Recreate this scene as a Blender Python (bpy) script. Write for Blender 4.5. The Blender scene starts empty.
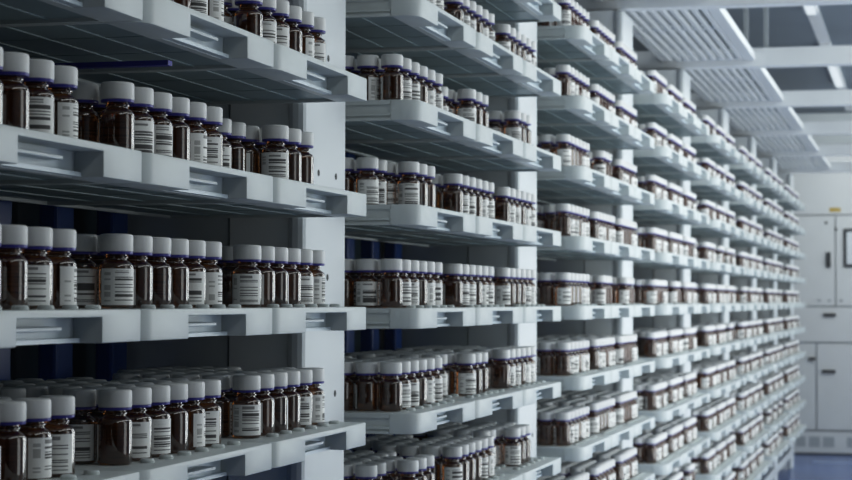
import bpy, bmesh, math, random
import numpy as np
from mathutils import Vector, Matrix

# ------------------------------------------------------------------ units
# H is the vertical pitch of the shelves; everything is given in H and scaled.
H = 0.16
C = bpy.context.scene.collection
PI = math.pi
CAM_Z = 6.95            # camera height over the floor, in H
ROW0 = CAM_Z - 0.080     # top face of the shelf that is almost at eye level
FRONT = 4.64            # lateral distance camera -> tray fronts
TL, TT, TD = 2.50, 0.197, 1.83   # tray length, thickness, depth
BAY = 9.36
T_END = 16.17           # far end of first bay
NBAY = 8
ROLL = math.radians(.16)
HAZE = 0.004
POST_X = 5.22
SLOT0, PITCH, LAT0, LATP = 0.434, 0.3266, 0.357, 0.246
ROWS = range(-5, 5)

XR, XL, YB, YF, ZC = 8.0, -9.5, 91.0, -6.0, CAM_Z + 8.6
# ------------------------------------------------------------------ helpers
def link(o, parent=None):
    C.objects.link(o)
    if parent is not None:
        o.parent = parent
    return o

def obj(name, me, parent=None, loc=None):
    o = bpy.data.objects.new(name, me)
    if loc is not None:
        o.location = loc
    return link(o, parent)

def tag(o, label=None, cat=None, group=None, kind=None):
    if label: o['label'] = label
    if cat: o['category'] = cat
    if group: o['group'] = group
    if kind: o['kind'] = kind
    return o

class MB:
    """collects shapes (in H units) and builds ONE mesh"""
    def __init__(self):
        self.bm = bmesh.new()
    def box(self, x0, x1, y0, y1, z0, z1):
        r = bmesh.ops.create_cube(self.bm, size=1.0)
        for v in r['verts']:
            v.co.x = x0 + (v.co.x + .5) * (x1 - x0)
            v.co.y = y0 + (v.co.y + .5) * (y1 - y0)
            v.co.z = z0 + (v.co.z + .5) * (z1 - z0)
        return self
    def prism(self, pts, z0, z1):
        lo = [self.bm.verts.new((x, y, z0)) for x, y in pts]
        hi = [self.bm.verts.new((x, y, z1)) for x, y in pts]
        n = len(pts)
        self.bm.faces.new(hi)
        self.bm.faces.new(lo[::-1])
        for i in range(n):
            k = (i + 1) % n
            self.bm.faces.new((lo[i], lo[k], hi[k], hi[i]))
        return self
    def lathe(self, prof, n=24, cx=0, cy=0, a0=0, a1=2 * PI, axis='z'):
        full = abs(a1 - a0 - 2 * PI) < 1e-6
        m = n if full else n + 1
        rings = []
        for r, z in prof:
            if r < 1e-6:
                rings.append([self.bm.verts.new((cx, cy, z) if axis == 'z' else (z, cx, cy))])
            else:
                ring = []
                for i in range(m):
                    a = a0 + (a1 - a0) * i / n
                    if axis == 'z':
                        ring.append(self.bm.verts.new((cx + r * math.cos(a), cy + r * math.sin(a), z)))
                    else:
                        ring.append(self.bm.verts.new((z, cx + r * math.cos(a), cy + r * math.sin(a))))
                rings.append(ring)
        for A, B in zip(rings[:-1], rings[1:]):
            for i in range(n):
                k = (i + 1) % m if full else i + 1
                if len(A) == 1 and len(B) == 1:
                    continue
                if len(A) == 1:
                    self.bm.faces.new((A[0], B[k], B[i]))
                elif len(B) == 1:
                    self.bm.faces.new((A[i], A[k], B[0]))
                else:
                    self.bm.faces.new((A[i], A[k], B[k], B[i]))
        return self
    def mesh(self, name, mat, smooth=False, bevel=0, seg=2, scale=H, recalc=True):
        if recalc:
            bmesh.ops.recalc_face_normals(self.bm, faces=self.bm.faces)
        if bevel:
            es = [e for e in self.bm.edges if len(e.link_faces) == 2 and e.calc_face_angle(0) > 0.6]
            bmesh.ops.bevel(self.bm, geom=es, offset=bevel, segments=seg, affect='EDGES', profile=.5, clamp_overlap=True)
        bmesh.ops.scale(self.bm, vec=(scale,) * 3, verts=self.bm.verts)
        me = bpy.data.meshes.new(name)
        self.bm.to_mesh(me); self.bm.free()
        me.materials.append(mat)
        if smooth:
            for p in me.polygons:
                p.use_smooth = True
        return me

def smooth_by_angle(me, ang=0.6):
    for p in me.polygons:
        p.use_smooth = True
    bm = bmesh.new(); bm.from_mesh(me)
    for e in bm.edges:
        if len(e.link_faces) == 2 and e.calc_face_angle(0) > ang:
            e.smooth = False
    bm.to_mesh(me); bm.free()

# ------------------------------------------------------------------ materials
def mat(name):
    m = bpy.data.materials.new(name); m.use_nodes = True
    nt = m.node_tree
    return m, nt, nt.nodes['Principled BSDF']

def plain(name, col, rough=.5, metal=0, noise=0.0, nscale=8, spec=.5, coat=0):
    m, nt, b = mat(name)
    b.inputs['Base Color'].default_value = (*col, 1)
    b.inputs['Roughness'].default_value = rough
    b.inputs['Metallic'].default_value = metal
    b.inputs['Specular IOR Level'].default_value = spec
    b.inputs['Coat Weight'].default_value = coat
    if noise:
        tc = nt.nodes.new('ShaderNodeTexCoord')
        nz = nt.nodes.new('ShaderNodeTexNoise'); nz.inputs['Scale'].default_value = nscale
        nz.inputs['Detail'].default_value = 4
        nt.links.new(tc.outputs['Object'], nz.inputs['Vector'])
        r = nt.nodes.new('ShaderNodeValToRGB')
        r.color_ramp.elements[0].position = .3; r.color_ramp.elements[1].position = .7
        r.color_ramp.elements[0].color = (*[c * (1 - noise) for c in col], 1)
        r.color_ramp.elements[1].color = (*[min(1, c * (1 + noise)) for c in col], 1)
        nt.links.new(nz.outputs['Fac'], r.inputs['Fac'])
        nt.links.new(r.outputs['Color'], b.inputs['Base Color'])
        bp = nt.nodes.new('ShaderNodeBump'); bp.inputs['Strength'].default_value = .04
        nt.links.new(nz.outputs['Fac'], bp.inputs['Height'])
        nt.links.new(bp.outputs['Normal'], b.inputs['Normal'])
    return m

M = {}
M['tray'] = plain('tray_plastic', (.62, .665, .665), .42, noise=.03, nscale=14)
M['tray_in'] = plain('tray_recess_plastic', (.66, .74, .79), .35, noise=.05, nscale=20)
M['under'] = plain('tray_underside_shaded', (.27, .36, .39), .4, noise=.08, nscale=10)  # underside shade put into a darker version of the tray plastic
M['tray_bar'] = plain('tray_bar_plastic', (.54, .60, .63), .35)
M['post'] = plain('post_paint', (.68, .715, .73), .45, noise=.02, nscale=6)
M['endpanel'] = plain('end_panel_paint', (.82, .85, .86), .5, noise=.03, nscale=6)
M['rearside'] = plain('rear_side_shaded', (.62, .67, .69), .5, noise=.04, nscale=5)  # shade on the rear half of the panel, put into its colour
M['back'] = plain('back_depth_dark', (.05, .09, .115), .45, noise=.1, nscale=4)  # darkness behind the open rear, put into the colour
M['strut'] = plain('blue_strut_paint', (.02, .075, .32), .3)
M['streak'] = plain('blue_streak_colour', (.06, .055, .42), .4)
M['dark'] = plain('dark_slot', (.02, .025, .03), .6)
M['cap'] = plain('cap_plastic', (.77, .775, .77), .48)
M['ring'] = plain('seal_plastic', (.05, .045, .30), .35)
M['grille'] = plain('grille_paint', (.74, .77, .79), .45)
M['beam'] = plain('beam_paint', (.80, .82, .83), .45, noise=.02)
M['floor'] = plain('floor_epoxy', (.11, .18, .40), .22, noise=.08, nscale=2)
M['line'] = plain('floor_line', (.30, .38, .58), .3)
M['wall'] = plain('wall_paint', (.62, .66, .68), .6, noise=.03)
M['wallD'] = plain('wall_grey_paint', (.22, .25, .28), .6, noise=.03)
M['ceil'] = plain('ceiling_paint', (.22, .26, .30), .7, noise=.05, nscale=3)
M['cab'] = plain('cabinet_paint', (.62, .635, .64), .42, noise=.02)
M['seam'] = plain('cabinet_seam', (.36, .38, .40), .6)
M['handle'] = plain('handle_black', (.035, .038, .045), .4)
M['yellow'] = plain('yellow_tag', (.46, .33, .08), .5)
M['vent'] = plain('vent_grey', (.38, .41, .43), .6)
M['glasswin'] = plain('window_white', (.66, .69, .72), .15)

def m_lamp(name, strength):
    m, nt, b = mat(name)
    b.inputs['Base Color'].default_value = (.5, .5, .5, 1)
    b.inputs['Emission Color'].default_value = (.86, .95, 1, 1)
    b.inputs['Emission Strength'].default_value = strength
    return m
M['lamp'] = m_lamp('lamp_diffuser', .62)

def m_amber():
    m, nt, b = mat('amber_glass')
    b.inputs['Base Color'].default_value = (.27, .10, .028, 1)
    b.inputs['Roughness'].default_value = .04
    b.inputs['IOR'].default_value = 1.6
    b.inputs['Transmission Weight'].default_value = .92
    b.inputs['Coat Weight'].default_value = 1.0
    b.inputs['Coat IOR'].default_value = 1.7
    b.inputs['Coat Roughness'].default_value = .03
    return m
M['amber'] = m_amber()

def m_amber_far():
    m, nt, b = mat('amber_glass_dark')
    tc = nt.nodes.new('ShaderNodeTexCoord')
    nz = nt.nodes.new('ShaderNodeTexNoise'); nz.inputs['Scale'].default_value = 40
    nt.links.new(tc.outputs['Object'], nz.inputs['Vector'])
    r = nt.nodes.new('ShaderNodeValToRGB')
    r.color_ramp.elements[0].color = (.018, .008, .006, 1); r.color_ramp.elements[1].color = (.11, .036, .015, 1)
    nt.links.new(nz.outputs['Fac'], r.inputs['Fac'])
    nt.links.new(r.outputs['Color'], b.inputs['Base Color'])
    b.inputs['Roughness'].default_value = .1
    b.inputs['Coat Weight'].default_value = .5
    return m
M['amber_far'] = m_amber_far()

def m_label():
    """white paper with a barcode of horizontal bars; UV.x = seed + position round the vial, UV.y = height"""
    m, nt, b = mat('barcode_label')
    N = nt.nodes.new; L = nt.links.new
    uv = N('ShaderNodeUVMap'); uv.uv_map = 'UVMap'
    sp = N('ShaderNodeSeparateXYZ'); L(uv.outputs['UV'], sp.inputs[0])
    def math_(op, a, bb=None, c=None):
        n = N('ShaderNodeMath'); n.operation = op
        for k, v in enumerate((a, bb, c)):
            if v is None: continue
            if isinstance(v, (int, float)): n.inputs[k].default_value = v
            else: L(v, n.inputs[k])
        return n.outputs[0]
    oi = N('ShaderNodeObjectInfo')
    u = math_('FRACT', sp.outputs['X']); seed0 = math_('FLOOR', sp.outputs['X'])
    seed = math_('MULTIPLY_ADD', oi.outputs['Random'], 97.0, seed0)
    v = sp.outputs['Y']
    def bars(cells, thr, off):
        row = math_('FLOOR', math_('MULTIPLY', v, cells))
        cb = N('ShaderNodeCombineXYZ'); L(row, cb.inputs[0]); L(math_('ADD', seed, off), cb.inputs[1])
        wn = N('ShaderNodeTexWhiteNoise'); wn.noise_dimensions = '2D'; L(cb.outputs[0], wn.inputs['Vector'])
        return math_('GREATER_THAN', wn.outputs['Value'], thr)
    def band(x, a, bb):
        return math_('MULTIPLY', math_('GREATER_THAN', x, a), math_('LESS_THAN', x, bb))
    code = math_('MULTIPLY', bars(40, .60, 0.0), math_('MULTIPLY', band(u, .36, .88), band(v, .08, .80)))
    text = math_('MULTIPLY', bars(22, .55, 3.7), math_('MULTIPLY', band(u, .10, .26), band(v, .10, .90)))
    head = math_('MULTIPLY', bars(34, .40, 9.1), math_('MULTIPLY', band(u, .36, .70), band(v, .85, .95)))
    ink = math_('ADD', math_('MULTIPLY', code, .93), math_('ADD', math_('MULTIPLY', text, .45), math_('MULTIPLY', head, .7)))
    mx = N('ShaderNodeMix'); mx.data_type = 'RGBA'
    L(ink, mx.inputs['Factor'])
    mx.inputs['A'].default_value = (.86, .86, .85, 1); mx.inputs['B'].default_value = (.03, .03, .035, 1)
    L(mx.outputs['Result'], b.inputs['Base Color'])
    b.inputs['Roughness'].default_value = .5
    return m
M['label'] = m_label()

# ------------------------------------------------------------------ rack geometry helpers (world: aisle along +Y, rack on -X)
def tray_y(bay, k):            # near edge of tray k (0..2) of bay (1..7)
    step = TL if bay == 1 else 2.56
    return T_END + (bay - 1) * BAY - (2 - k) * step - TL
def row_z(r, bay=0):
    return ROW0 + r - (.010 if r > 0 else 0) + ({0: .018, -1: .026}.get(r, 0) if bay == 1 else 0)

# ------------------------------------------------------------------ the vial
R_BODY = .111
BODY = [(0, .0), (.096, .0), (.107, .006), (R_BODY, .018), (R_BODY, .264), (.109, .277), (.102, .290), (.090, .301),
        (.076, .309), (.069, .317), (.068, .324), (.077, .328), (.078, .337), (.069, .343), (.068, .352), (.068, .38), (0, .38)]
CAPP = [(0, .372), (.104, .372), (.1065, .377), (.1065, .468), (.104, .479), (.096, .485), (.080, .487), (.074, .4845), (0, .4845)]
RING = [(.071, .353), (.104, .353), (.1065, .357), (.1065, .371), (.071, .371)]
VZ = .975      # height trim of the vial
BODY, CAPP, RING = [[(a, b * VZ) for a, b in pr] for pr in (BODY, CAPP, RING)]
LAB0, LAB1, LABA = .020, .252, math.radians(145)

def cap_mesh(n=48):
    mb = MB(); mb.lathe(CAPP, n)
    for v in mb.bm.verts:        # fine knurl on the side wall
        r = math.hypot(v.co.x, v.co.y)
        if .365 < v.co.z < .463 and r > .1:
            a = math.atan2(v.co.y, v.co.x)
            k = 1 + .012 * (1 if int(round(a / (2 * PI) * n)) % 2 else -1)
            v.co.x *= k; v.co.y *= k
    me = mb.mesh('cap', M['cap']); smooth_by_angle(me, .55); return me

def label_mesh(n=14):
    mb = MB(); bm = mb.bm
    uvl = bm.loops.layers.uv.new('UVMap')
    r = R_BODY + .0012
    lo, hi = [], []
    for i in range(n + 1):
        a = -LABA / 2 + LABA * i / n
        lo.append(bm.verts.new((r * math.cos(a), r * math.sin(a), LAB0)))
        hi.append(bm.verts.new((r * math.cos(a), r * math.sin(a), LAB1)))
    for i in range(n):
        f = bm.faces.new((lo[i], lo[i + 1], hi[i + 1], hi[i]))
        for lp, (uu, vv) in zip(f.loops, ((i, 0), (i + 1, 0), (i + 1, 1), (i, 1))):
            lp[uvl].uv = (.002 + .996 * uu / n, vv)
    return mb.mesh('label', M['label'], smooth=True, recalc=False)

ME_BODY = MB().lathe(BODY, 32).mesh('glass_body', M['amber']); smooth_by_angle(ME_BODY, .7)
ME_CAP = cap_mesh()
ME_RING = MB().lathe(RING + [RING[0]], 32).mesh('seal_ring', M['ring']); smooth_by_angle(ME_RING, .6)
ME_LABEL = label_mesh()

# ------------------------------------------------------------------ occupancy of the trays
#OCC_BEGIN
# how the front row of a tray is filled, near end to far end: L label outward, R/E label turned right/left, G bare glass, . empty
PAT = {'A': 'GLLGRL', 'B': 'LEGGLR', 'C': '..LGG.'}
FRONT_OCC = {}
for _b, _rows in ((1, {2: 'ABA', 1: 'BAC', 0: 'BBB', -1: 'AAB'}),
                  (2, {4: 'ABC', 3: 'AAB', 2: 'ACC', 1: 'CAA', 0: 'AAB', -1: 'ACA', -2: 'CBC'})):
    for _r, _t in _rows.items():
        for _k, _c in enumerate(_t):
            FRONT_OCC[(_b, _r, _k)] = PAT[_c]
#OCC_END
N_LAT = {1: 6, 2: 6, 3: 6, 4: 5, 5: 4, 6: 4, 7: 4, 8: 4}
BAY_ROWS = {1: range(-1, 3), 2: range(-2, 5), 3: range(-3, 5), 4: range(-4, 5), 5: range(-5, 5), 6: range(-5, 5), 7: range(-5, 5), 8: range(-5, 5)}
TRAY_ROWS = {1: range(-1, 3), 2: range(-3, 5), 3: range(-4, 5), 4: range(-5, 5), 5: range(-5, 5), 6: range(-5, 5), 7: range(-5, 5), 8: range(-5, 5)}

def occupancy():
    """list of (bay, row, tray, lat, slot, angle)"""
    out = []
    for bay in range(1, NBAY + 1):
        for r in BAY_ROWS[bay]:
            for k in range(3):
                rnd = random.Random(bay * 1009 + (r + 20) * 97 + k * 13)
                for j in range(N_LAT[bay]):
                    mode = rnd.random()
                    if mode < .45: occ = [1] * 6
                    elif mode < .62: occ = [0] + [1] * 5
                    elif mode < .74: occ = [1] * 5 + [0]
                    elif mode < .86: occ = [0, 0, 1, 1, 1, 1]
                    else: occ = [1, 1, 1, 1, 0, 0]
                    ang = [None] * 6
                    if j == 0:
                        code = FRONT_OCC.get((bay, r, k)) or PAT[rnd.choice('AAAABBBC' if r < 4 else 'AAB')]
                        occ = [0 if c == '.' else 1 for c in code]
                        ang = [None if c in '.x' else c for c in code]
                    for i in range(6):
                        q = rnd.random(); w = rnd.uniform(-1, 1)
                        if not occ[i]: continue
                        # rotation of the label's centre: the viewer sees the side facing (+X, -Y)
                        view = math.radians(-64)
                        a = ang[i]
                        if a is None:
                            a = 'L' if q < .36 else 'R' if q < .52 else 'E' if q < .62 else 'G'
                        if a == 'L': th = view + w * .35            # label square to the viewer
                        elif a == 'R': th = view + 1.25 + w * .25   # label on the right part
                        elif a == 'E': th = view - 1.25 + w * .25   # label on the left part
                        else: th = view + PI + w * .9               # bare glass
                        out.append((bay, r, k, j, i, th, a))
    return out

def vial_pos(bay, r, k, j, i):
    return (-(FRONT + LAT0 + LATP * j), tray_y(bay, k) + SLOT0 - (.06 if bay > 1 else 0) + PITCH * i, row_z(r, bay) + .003)

VIALS = occupancy()

#IND_BEGIN
# the 300 vials that show largest: bay, shelf letter (f = eye level), tray, row from the aisle, place in the row
INDIVIDUAL = {(int(c[0]), ord(c[1]) - ord('f'), int(c[2]), int(c[3]), int(c[4])) for c in """
1e003 1e004 1e005 1e100 1e101 1e102 1e103 1e104 1e105 1e110 1e111 1e121 1e130 1e131 1e132 1e142 1e200 1e201 1e202 1e203 1e204 1e205 1e210 1e211 1e220 1e230 1e240 1f002 1f003 1f004 1f005 1f100 1f101 1f102 1f103 1f104 1f105 1f110 1f111 1f200 1f201 1f202 1f203 1f204 1f205 1f211 1g002 1g003 1g004 1g005 1g100 1g101 1g102 1g103 1g104 1g105 1g110 1g111 1g202 1g203 1g204 1g210 1g211 1g212 1g213 1h104 1h105 1h200 1h201 1h202 1h203 1h204 1h205 1h210 1h211 2d002 2d003 2d004 2d010 2d011 2d012 2d013 2d020 2d021 2d100 2d101 2d102 2d103 2d104 2d105 2d110 2d111 2d120 2d130 2d142 2d202 2d203 2d204 2d211 2d212 2d213 2e000 2e001 2e002 2e003 2e004 2e005 2e010 2e011 2e020 2e021 2e102 2e103 2e104 2e111 2e112 2e113 2e200 2e201 2e202 2e203 2e204 2e205 2e210 2e211 2f000 2f001 2f002 2f003 2f004 2f005 2f010 2f011 2f020 2f021 2f100 2f101 2f102 2f103 2f104 2f105 2f200 2f201 2f202 2f203 2f204 2f205 2g002 2g003 2g004 2g010 2g011 2g012 2g013 2g020 2g021 2g100 2g101 2g102 2g103 2g104 2g105 2g110 2g111 2g200 2g201 2g202 2g203 2g204 2g205 2h000 2h001 2h002 2h003 2h004 2h005 2h010 2h011 2h020 2h102 2h103 2h104 2h111 2h112 2h202 2h203 2h204 2h212 2i100 2i101 2i102 2i103 2i104 2i105 2i200 2i201 2i202 2i203 2i204 2i205 3c100 3c200 3c201 3d000 3d001 3d002 3d003 3d004 3d005 3d010 3d100 3d101 3d102 3d103 3d104 3d200 3e000 3e001 3e002 3e003 3e004 3e005 3e010 3e021 3e100 3e101 3e200 3f000 3f001 3f002 3f003 3f004 3f005 3f010 3f102 3f202 3g000 3g001 3g002 3g003 3g005 3g011 3g100 3g200 3h000 3h001 3h002 3h005 3h010 3h102 3h200 3i000 3i001 3i011 3i100 3i200 3j000 3j100 3j200 4b202 4c000 4c010 4c100 4c200 4d000 4d010 4d100 4d200 4e000 4e012 4e100 4e200 4f000 4f010 4f102 4f200 4g000 4g010 4g100 4g200 4h000 4h011 4i000 4j000 5b000 5c000 5d000 5e000 5e202 5f000 5g000 5g102 5h000 6a000 6b000 6c000 6d000 6e000 6f002 6g000
""".split()}
#IND_END
if INDIVIDUAL is None:
    INDIVIDUAL = {v[:5] for v in VIALS if v[0] <= 2 and v[3] == 0}

# ------------------------------------------------------------------ words
BAYW = {1: 'nearest bay', 2: 'second bay', 3: 'third bay', 4: 'fourth bay', 5: 'fifth bay', 6: 'sixth bay', 7: 'seventh bay', 8: 'farthest bay'}
TRAYW = ['near tray', 'middle tray', 'far tray']
ORD = ['first', 'second', 'third', 'fourth', 'fifth', 'sixth', 'seventh', 'eighth', 'ninth', 'tenth']
TOPROW = {b: 4 for b in range(1, 9)}; TOPROW[1] = 2
def levelw(bay, r):
    n = TOPROW[bay] - r
    return 'top shelf' if n == 0 else ORD[n] + ' shelf down'

# ------------------------------------------------------------------ trays
def rounded(x0, x1, y0, y1, rad, n=5, notch=None):
    """outline seen from above; x1 is the front (aisle) side; both front corners rounded; optional (ya, yb, depth) notch in the front"""
    pts = [(x0, y1), (x0, y0)]
    for i in range(n + 1):
        a = -PI / 2 + PI / 2 * i / n
        pts.append((x1 - rad + rad * math.cos(a), y0 + rad + rad * math.sin(a)))
    if notch:
        ya, yb, d = notch
        pts += [(x1, ya), (x1 - d, ya), (x1 - d, yb), (x1, yb)]
    r2 = .03
    for i in range(3):
        a = PI / 2 * i / 2
        pts.append((x1 - r2 + r2 * math.cos(a), y1 - r2 + r2 * math.sin(a)))
    return pts

NA, NB, ND = .32 * TL, .765 * TL, .14
def tray_body():
    mb = MB(); Y0, Y1 = .006, TL - .008
    # front piece: one elevation outline with the grip notch cut out from below, pushed back into depth
    el = [(Y0, 0), (Y0, -TT), (NA, -TT), (NA, -.045), (NB, -.045), (NB, -TT), (Y1, -TT), (Y1, 0)]
    bm = mb.bm
    fr = [bm.verts.new((0, y, z)) for y, z in el]; bk = [bm.verts.new((-.27, y, z)) for y, z in el]
    bm.faces.new(fr); bm.faces.new(bk[::-1])
    for a in range(8):
        b = (a + 1) % 8
        bm.faces.new((fr[a], bk[a], bk[b], fr[b]))
    bmesh.ops.recalc_face_normals(bm, faces=bm.faces)
    def edge(u, v): return bm.edges.get((u, v))
    bmesh.ops.bevel(bm, geom=[edge(fr[0], fr[1])], offset=.18, segments=4, affect='EDGES', profile=.5)
    es = [e for e in bm.edges if e.calc_face_angle(0) > .6 and max(v.co.x for v in e.verts) > -.2]
    bmesh.ops.bevel(bm, geom=es, offset=.009, segments=2, affect='EDGES', profile=.5, clamp_overlap=True)
    mb.box(-TD, -.265, Y0, Y1, -.045, -.0005)                                          # deck
    mb.box(-.27, -.20, NA, NB, -TT, -.0449)                                           # rear wall of the grip recess
    # end walls, set back a little behind a raised block, with a ledge in the lower third
    for (ya, yb, yl0, yl1) in ((.026, .06, .004, .03), (Y1 - .05, Y1 - .02, Y1 - .03, Y1)):
        mb.box(-TD, -.265, ya, yb, -TT, -.0449)
        mb.box(-TD, -.275, yl0, yl1, -.150, -.128)
        mb.box(-TD, -.275, yl0, yl1, -TT, -.172)
    mb.box(-TD, -TD + .04, .04, Y1 - .03, -TT, -.0449)                                # back wall
    return mb.mesh('tray_body', M['tray'])
ME_TRAY = tray_body(); smooth_by_angle(ME_TRAY, .5)

def underside():
    mb = MB(); Y1 = TL - .008
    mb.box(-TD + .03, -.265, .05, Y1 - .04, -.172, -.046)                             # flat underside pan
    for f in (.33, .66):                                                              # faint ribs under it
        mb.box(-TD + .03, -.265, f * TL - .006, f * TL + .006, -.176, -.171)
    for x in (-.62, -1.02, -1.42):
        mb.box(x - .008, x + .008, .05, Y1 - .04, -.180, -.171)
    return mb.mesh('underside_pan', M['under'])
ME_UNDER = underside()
def grip_bar():
    mb = MB()
    mb.box(-.198, -.08, NA + .004, NA + .66 * (NB - NA), -.122, -.096)
    return mb.mesh('grip_bar', M['tray_bar'], bevel=.006, seg=2)
ME_GRIP = grip_bar()
def grip_liner():
    mb = MB()
    mb.box(-.1995, -.185, NA + .002, NB - .002, -TT + .004, -.046)
    mb.box(-.185, -.14, NA + .002, NB - .002, -TT + .004, -TT + .03)
    return mb.mesh('grip_recess_liner', M['tray_in'])
ME_LINER = grip_liner()
def peg_mesh(n):
    mb = MB(); mb.lathe([(0, 0), (.048, 0), (.048, .016), (.040, .026), (0, .027)], n)
    me = mb.mesh('locating_peg', M['tray']); smooth_by_angle(me, .5); return me
ME_PEG = peg_mesh(16)
def peg_rows(lat_from, n):
    mb = MB()
    for j in range(lat_from, 6):
        for i in range(6):
            mb.lathe([(0, 0), (.046, 0), (.046, .018), (.038, .026), (0, .027)], n, -(LAT0 - .155 + LATP * j), SLOT0 + PITCH * (i + .5))
    return mb.mesh('rear_locating_pegs', M['tray'])
ME_PEGS_REAR = peg_rows(1, 8)
ME_PEGS_ALL = peg_rows(0, 8)

def make_tray(bay, r, k):
    root = bpy.data.objects.new('vial_tray', None); link(root)
    root.location = (-FRONT * H, tray_y(bay, k) * H, row_z(r, bay) * H)
    root.empty_display_size = .05
    tag(root, f'pale grey plastic vial tray, {TRAYW[k]} on {levelw(bay, r)}, {BAYW[bay]} of the rack', 'tray', 'grey vial trays in the storage rack')
    obj('tray_body', ME_TRAY, root)
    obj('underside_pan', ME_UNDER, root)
    obj('grip_bar', ME_GRIP, root)
    obj('grip_recess_liner', ME_LINER, root)
    SH = -.06 if bay > 1 else 0
    if bay <= 2 and r <= 1:
        for i in range(6):
            obj('locating_peg', ME_PEG, root, Vector((-(LAT0 - .155), SLOT0 + SH + PITCH * (i + .5), 0)) * H)
        if r <= 0:
            tag(obj('rear_locating_pegs', ME_PEGS_REAR, root, Vector((0, SH, 0)) * H), kind='stuff')
    elif r <= 0:
        tag(obj('locating_pegs', ME_PEGS_ALL, root, Vector((0, SH, 0)) * H), kind='stuff')
    return root

for bay in range(1, NBAY + 1):
    for r in TRAY_ROWS[bay]:
        for k in range(3):
            make_tray(bay, r, k)

# ------------------------------------------------------------------ vials, one by one
LOOK = {'L': 'vial with barcode', 'R': 'vial, label right', 'E': 'vial, label left', 'G': 'vial showing bare glass'}
for (bay, r, k, j, i, th, a) in VIALS:
    if (bay, r, k, j, i) not in INDIVIDUAL:
        continue
    p = vial_pos(bay, r, k, j, i)
    root = bpy.data.objects.new('amber_vial', None); link(root)
    root.location = Vector(p) * H; root.rotation_euler = (0, 0, th); root.empty_display_size = .02
    same = sorted(v[4] for v in VIALS if v[:4] == (bay, r, k, j))
    n = same.index(i)
    pos = f"{ORD[n]} in {['front', 'second', 'third', 'fourth', 'fifth', 'rear'][j]} row"
    tag(root, f"amber {LOOK[a]}, {pos}, {TRAYW[k]}, {levelw(bay, r)}, {BAYW[bay]}", 'vial', 'white capped amber vials on the rack trays')
    obj('glass_body', ME_BODY, root)
    obj('cap', ME_CAP, root)
    obj('seal_ring', ME_RING, root)
    obj('barcode_label', ME_LABEL, root)

# ------------------------------------------------------------------ the mass of the remaining vials: ONE object
def vial_lod(n):
    """verts, quads(list of loops), material ids, uv per loop - low detail"""
    V, F, MI, UV = [], [], [], []
    def lathe(prof, m, mi):
        base = []
        for r_, z in prof:
            base.append(len(V))
            for q in range(m):
                a = 2 * PI * q / m
                V.append((r_ * math.cos(a), r_ * math.sin(a), z))
        for b0, b1 in zip(base[:-1], base[1:]):
            for q in range(m):
                w = (q + 1) % m
                F.append((b0 + q, b0 + w, b1 + w, b1 + q)); MI.append(mi); UV.append([(0, 0)] * 4)
        return base[-1]
    def fan(b, m, mi):
        for q in range(1, m - 1, 2):
            if q + 2 <= m:
                F.append((b, b + q, b + q + 1, b + (q + 2) % m)); MI.append(mi); UV.append([(0, 0)] * 4)
    lathe([(R_BODY - .004, 0), (R_BODY, .015), (R_BODY, .266), (.100, .292), (.069, .318), (.069, .36)], n, 0)
    lathe([(.071, .354), (.1065, .355), (.1065, .371)], n, 1)
    b = lathe([(.1065, .371), (.1065, .474), (.094, .487)], n, 2)
    fan(b, n, 2)
    m = max(5, n // 2)
    rr = R_BODY / math.cos(PI / n) + .001
    s = len(V)
    for q in range(m + 1):
        a = -LABA / 2 + LABA * q / m
        V.append((rr * math.cos(a), rr * math.sin(a), LAB0)); V.append((rr * math.cos(a), rr * math.sin(a), LAB1))
    for q in range(m):
        F.append((s + 2 * q, s + 2 * q + 2, s + 2 * q + 3, s + 2 * q + 1)); MI.append(3)
        UV.append([(.002 + .996 * q / m, 0), (.002 + .996 * (q + 1) / m, 0), (.002 + .996 * (q + 1) / m, 1), (.002 + .996 * q / m, 1)])
    return np.array(V, float), np.array(F, int), np.array(MI, int), np.array(UV, float)

def build_mass():
    lods = {14: vial_lod(14), 10: vial_lod(10)}
    for q in lods.values(): q[0][:, 2] *= VZ
    vs, fs, ms, us = [], [], [], []
    off = 0
    cnt = 0
    for (bay, r, k, j, i, th, a) in VIALS:
        if (bay, r, k, j, i) in INDIVIDUAL:
            continue
        V, F, MI, UV = lods[14 if bay <= 3 else 10]
        p = vial_pos(bay, r, k, j, i)
        c, s_ = math.cos(th), math.sin(th)
        W = np.empty_like(V)
        W[:, 0] = V[:, 0] * c - V[:, 1] * s_ + p[0]
        W[:, 1] = V[:, 0] * s_ + V[:, 1] * c + p[1]
        W[:, 2] = V[:, 2] + p[2]
        U = UV.copy(); U[:, :, 0] += cnt % 900
        vs.append(W * H); fs.append(F + off); ms.append(MI); us.append(U)
        off += len(V); cnt += 1
    V = np.concatenate(vs); F = np.concatenate(fs); MI = np.concatenate(ms); U = np.concatenate(us)
    me = bpy.data.meshes.new('distant_vials')
    me.vertices.add(len(V)); me.vertices.foreach_set('co', V.ravel())
    me.loops.add(F.size); me.loops.foreach_set('vertex_index', F.ravel())
    me.polygons.add(len(F))
    me.polygons.foreach_set('loop_start', np.arange(0, F.size, 4))
    me.polygons.foreach_set('material_index', MI)
    me.polygons.foreach_set('use_smooth', np.ones(len(F), bool))
    uvl = me.uv_layers.new(name='UVMap')
    uvl.data.foreach_set('uv', U.reshape(-1, 2).ravel())
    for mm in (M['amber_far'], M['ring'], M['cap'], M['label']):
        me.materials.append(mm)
    me.update(calc_edges=True); me.validate()
    # keep crisp cap rims
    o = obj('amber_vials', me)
    tag(o, 'dense rows of white capped amber vials deeper in the trays and farther down the rack', 'vials', kind='stuff')
    return o
build_mass()

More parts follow.
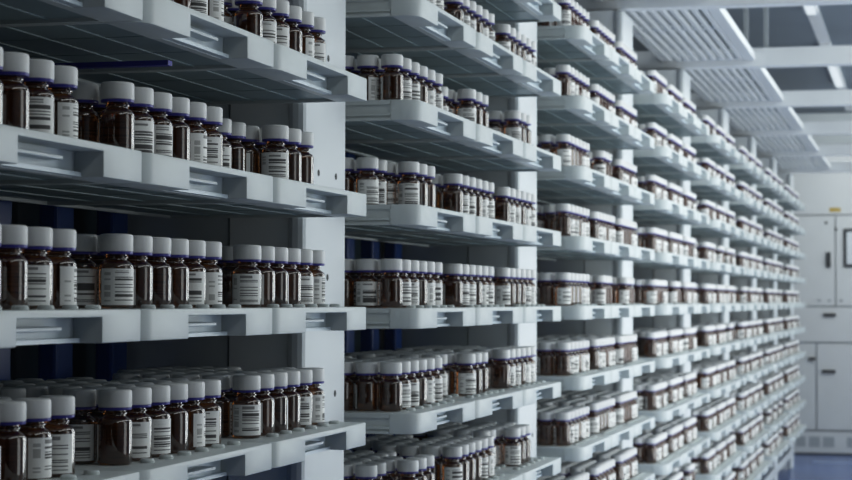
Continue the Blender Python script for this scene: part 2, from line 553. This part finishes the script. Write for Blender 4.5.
# ------------------------------------------------------------------ the rack frame
rack = bpy.data.objects.new('storage_rack', None); link(rack)
rack.location = (-POST_X * H, T_END * H, 0)
tag(rack, 'long pale grey storage rack with upright posts and dark blue rear struts', 'rack')
def rk(name, mb, m, **kw):
    """child mesh built in world H coordinates"""
    bmesh.ops.translate(mb.bm, vec=(POST_X, -T_END, 0), verts=mb.bm.verts)
    return obj(name, mb.mesh(name, m, **kw), rack)
ZTOP = row_z(4) + 1.35
for n in range(0, NBAY + 1):
    y = T_END + (n - 1) * BAY            # end of bay n
    y0, y1 = y + .03, y + 1.33
    rk('post', MB().box(-POST_X - .16, -POST_X, y0, y1, 0, ZTOP), M['post'], bevel=.055)
    rk('end_panel', MB().box(-POST_X - .70, -POST_X - .16, y0 + .05, y0 + .12, 0, ZTOP), M['endpanel'])
    rk('rear_side_panel', MB().box(-6.9, -POST_X - .72, y0 + .06, y0 + .12, 0, ZTOP), M['rearside'])
    if n < NBAY: rk('end_panel', MB().box(-6.9, -POST_X - .16, y1 - .12, y1 - .05, 0, ZTOP), M['endpanel'])
    # fixing holes in the post face at every shelf
    if 1 <= n <= 2:
        for r in range(-2, 4):
            for (dy, dz) in ((.42, .22), (.95, .22)) if (r + n) % 2 == 0 else ((.70, .28),):
                mb = MB(); mb.lathe([(0, -.004), (.030, -.004), (.030, .003), (0, .003)], 12, y0 + dy, row_z(r) + dz, axis='x')
                bmesh.ops.translate(mb.bm, vec=(-POST_X, 0, 0), verts=mb.bm.verts)
                rk('fixing_hole', mb, M['dark'])
    if n >= 1:
        ys, ye = y - 3 * TL - .12, y
        rk('dark_back_sheet', MB().box(-7.25, -7.2, ys - .3, ye + .3, 0, ZTOP), M['back'])  # dark sheet added to close off the open rear
        for q in range(7):
            yy = ys + .35 + q * 1.13
            rk('rear_strut', MB().box(-6.95, -6.78, yy, yy + .34, 0, ZTOP), M['strut'], bevel=.03)
        rk('base_rail', MB().box(-POST_X - .1, -POST_X, ys - .25, ye + .25, .55, .85), M['post'], bevel=.02)
rk('blue_streak_bar', MB().box(-5.95, -5.02, 12.52, 12.60, row_z(2) - .30, row_z(2) - .265), M['streak'])  # plain blue bar put in place of a soft blue streak

# ------------------------------------------------------------------ overhead beams and slatted grilles
GZ = CAM_Z + 5.475
for n in range(2, NBAY + 1):
    y = T_END + (n - 1) * BAY + .83
    o = obj('cross_beam', MB().box(-7.0, 7.9, y - .45, y - .05, CAM_Z + 5.32, CAM_Z + 5.745).mesh('cross_beam', M['beam'], bevel=.02))
    tag(o, f'pale grey overhead beam crossing the aisle at the end of the {BAYW[n]}', 'beam', 'overhead beams across the aisle')
    for x in (-3.87, -3.42) if n == 4 else ():
        obj('hanger_rod', MB().box(x - .05, x + .05, y - .31, y - .19, CAM_Z + 5.746, ZC).mesh('hanger_rod', M['vent']), o)
    if n < 3: continue
    g = bpy.data.objects.new('slatted_grille', None); link(g)
    ya, yb = y - BAY, y - .46
    g.location = (-3.65 * H, ya * H, GZ * H)
    tag(g, f'pale overhead grille of long slats hung above the {BAYW[n]}', 'grille', 'slatted grilles above the rack')
    W = 2.10; Lg = yb - ya
    def gp(name, mb, bevel=.01): return obj(name, mb.mesh(name, M['grille'], bevel=bevel), g)
    gp('side_rail', MB().box(-.24, 0, .05, Lg - .02, -.02, .16))
    gp('side_rail', MB().box(-W, -W + .12, .05, Lg - .02, -.02, .16))
    gp('end_rail', MB().box(-W + .12, -.24, Lg - .25, Lg - .02, -.0, .15))
    gp('end_rail', MB().box(-W + .12, -.24, .05, .25, -.0, .15))
    gp('cross_bar', MB().box(-W + .12, -.24, Lg * .42, Lg * .42 + .22, .02, .10))
    ns = 9
    for q in range(ns):
        x = -W + .20 + (W - .50) * q / (ns - 1)
        gp('slat', MB().box(x - .045, x + .045, .2, Lg - .22, -.03, .07))

# ------------------------------------------------------------------ setting
def struct(name, me, loc=None):
    return tag(obj(name, me, None, loc), kind='structure')
struct('floor', MB().box(XL, XR, YF, YB, -.2, 0).mesh('floor', M['floor']))
struct('ceiling', MB().box(XL, XR, YF, YB, ZC, ZC + .2).mesh('ceiling', M['ceil']))
struct('wall_back', MB().box(XL, XR, YB, YB + .3, 0, ZC).mesh('wall_back', M['wall']))
struct('wall_right', MB().box(XR, XR + .3, YF, YB, 0, ZC).mesh('wall_right', M['wall']))
struct('wall_left', MB().box(XL - .3, XL, YF, YB, 0, ZC).mesh('wall_left', M['wallD']))
struct('trim_floor_line', MB().box(-4.6, 4.6, 85.6, 86.3, 0, .004).mesh('trim_floor_line', M['line']))

# machine cabinet against the back wall
def wallx(px): return -(922 - px) / 22.8
def wallz(py): return CAM_Z + (300.5 - py) / 22.1
cab = bpy.data.objects.new('control_cabinet', None); link(cab)
CY = 90.0
cab.location = (-3.3 * H, CY * H, 0)
tag(cab, 'tall pale grey machine cabinet with flush doors at the end of the aisle', 'cabinet')
def cb(name, mb, m, parent=cab, **kw):
    bmesh.ops.translate(mb.bm, vec=(3.3, -CY, 0), verts=mb.bm.verts)
    return obj(name, mb.mesh(name, m, **kw), parent)
def cbox(px0, px1, py0, py1, d0, d1): return MB().box(wallx(px0), wallx(px1), CY - d1, CY - d0, wallz(py1), wallz(py0))
cb('carcass', MB().box(-9.3, 2.5, CY, YB - .02, wallz(452), wallz(150)), M['seam'])
G = 1.0
doors = {}
cb('top_panel', cbox(700, 980, 150, 214, 0, .1), M['cab'], bevel=.015)
doors['u0'] = cb('door', cbox(740, 835, 215.3, 305.5, 0, .1), M['cab'], bevel=.015)
doors['u1'] = cb('door', cbox(836.3, 930, 215.3, 305.5, 0, .1), M['cab'], bevel=.015)
doors['d'] = cb('drawer', cbox(740, 930, 306.8, 341.5, 0, .1), M['cab'], bevel=.015)
doors['l0'] = cb('door', cbox(740, 815.3, 343, 429, 0, .1), M['cab'], bevel=.015)
doors['l1'] = cb('door', cbox(816.6, 930, 343, 429, 0, .1), M['cab'], bevel=.015)
gr = cb('plinth_grille', cbox(700, 980, 431, 452, 0, .1), M['cab'], bevel=.015)
for a, b_ in ((795.5, 805), (808.5, 819.5), (822.5, 834), (847, 858), (861, 872)):
    cb('vent', cbox(a, b_, 436, 446, .1, .115), M['vent'], gr)
cb('yellow_tag', cbox(830, 841, 207.5, 211.5, .1, .115), M['yellow'])
cb('handle', cbox(826.5, 831, 252, 267, .1, .2), M['handle'], doors['u0'], bevel=.01)
wf = cb('window_frame', cbox(844, 880, 228.5, 267, .1, .16), M['handle'], doors['u1'], bevel=.01)
cb('window_pane', cbox(847, 877, 231.5, 264, .16, .17), M['glasswin'], wf)
for (px, py) in ((836.5, 229), (826.5, 222.5)):
    cb('lock', cbox(px - 1.2, px + 1.2, py - 1.2, py + 1.2, .1, .14), M['handle'], doors['u1'])
for (px, py) in ((819.5, 300), (829.5, 300), (841.5, 300)):
    cb('lock', cbox(px - 1.3, px + 1.3, py - 1.1, py + 1.1, .1, .14), M['seam'], doors['u0'])
cb('handle', cbox(823.5, 836, 313, 316, .1, .2), M['handle'], doors['d'], bevel=.01)
cb('handle', cbox(808.5, 815, 357, 360, .1, .2), M['handle'], doors['l0'], bevel=.01)
cb('handle', cbox(822, 835.5, 369.3, 372.3, .1, .2), M['handle'], doors['l1'], bevel=.01)
cb('plinth', MB().box(-9.2, 2.4, CY + .15, YB - .1, 0, wallz(452)), M['seam'])

# ceiling luminaires along the aisle and their light
LX = -3.5
def luminaire(x, y0, y1, z, label, power, size_x=.26):
    o = bpy.data.objects.new('ceiling_light', None); link(o)
    o.location = (x * H, (y0 + y1) / 2 * H, z * H)
    tag(o, label, 'light', 'linear ceiling lights')
    hl = (y1 - y0) / 2
    obj('lamp_housing', MB().box(-size_x / 2 - .06, size_x / 2 + .06, -hl - .05, hl + .05, .03, .2).mesh('lamp_housing', M['beam'], bevel=.02), o)
    obj('lamp_diffuser', MB().box(-size_x / 2, size_x / 2, -hl, hl, 0, .04).mesh('lamp_diffuser', M['lamp']), o)
for q, (y0, y1) in enumerate(((8, 19.5), (27, 38.5), (46.4, 58), (66.0, 78.0))):
    luminaire(-3.1, y0, y1, ZC - .21, f'long linear ceiling light over the aisle, {ORD[q]} from the camera', 10)
obj('ceiling_channel', MB().box(-3.3, -2.9, YF + 1, YB - 1, ZC - .02, ZC).mesh('ceiling_channel', M['beam']))['kind'] = 'structure'
bpy.data.objects['ceiling_channel'].name = 'trim_ceiling'

def area(name, loc, rot, sx, sy, power, col=(.955, 1.0, .985)):
    l = bpy.data.lights.new(name, 'AREA'); l.shape = 'RECTANGLE'
    l.size, l.size_y = sx * H, sy * H; l.energy = power; l.color = col
    o = bpy.data.objects.new(name, l); link(o)
    o.location = Vector(loc) * H; o.rotation_euler = rot
    return o
# unseen side lights added for vial streaks and fill, then ceiling lamps
for q, (yy, pw) in enumerate(((13, 2.4), (27, 10), (36.5, 9), (46, 8.2), (55.5, 7.2), (65, 6.5), (74.5, 6), (84, 6))):
    area('side_fill', (XR - .2, yy, CAM_Z + .2), (0, PI / 2, 0), 13.5, 4.5, pw * 2.2)
area('aisle_lamp_near', (3.0, 12, ZC - .6), (0, math.radians(30), 0), 3, 22, 10)
area('aisle_lamp_mid', (3.0, 40, ZC - .6), (0, math.radians(30), 0), 3, 26, 20)
area('aisle_lamp_far', (3.0, 70, ZC - .6), (0, math.radians(28), 0), 3, 30, 18)
area('cabinet_fill', (-1.0, 83, ZC - .7), (math.radians(38), 0, 0), 8, 1.5, 9)  # unseen light added to brighten the cabinet front

w = bpy.data.worlds.new('world'); bpy.context.scene.world = w; w.use_nodes = True
w.node_tree.nodes['Background'].inputs[0].default_value = (.70, .72, .73, 1)
w.node_tree.nodes['Background'].inputs[1].default_value = .3
if HAZE:
    vs = w.node_tree.nodes.new('ShaderNodeVolumeScatter')
    vs.inputs['Density'].default_value = HAZE; vs.inputs['Anisotropy'].default_value = .2
    vs.inputs['Color'].default_value = (.96, .98, 1, 1)
    w.node_tree.links.new(vs.outputs[0], w.node_tree.nodes['World Output'].inputs['Volume'])

# ------------------------------------------------------------------ camera
F = 1950.0
cam = bpy.data.cameras.new('camera'); co = link(bpy.data.objects.new('camera', cam))
cam.sensor_width = 36; cam.lens = 36 * F / 852
yaw = math.atan((922 - 426) / F); pitch = math.atan((299.8 - 240) / F)
co.location = (0, 0, CAM_Z * H)
co.rotation_euler = (Matrix.Rotation(yaw, 3, 'Z') @ Matrix.Rotation(PI / 2 + pitch, 3, 'X') @ Matrix.Rotation(ROLL, 3, 'Z')).to_euler()
cam.dof.use_dof = True; cam.dof.focus_distance = 14.5 * H; cam.dof.aperture_fstop = 14
cam.clip_end = 100
sc = bpy.context.scene
sc.camera = co
sc.view_settings.view_transform = 'Standard'
sc.view_settings.look = 'None'
sc.view_settings.use_curve_mapping = True
cv = sc.view_settings.curve_mapping
for px, py in ((.12, .088), (.32, .30), (.62, .65)):
    cv.curves[3].points.new(px, py)
cv.update()
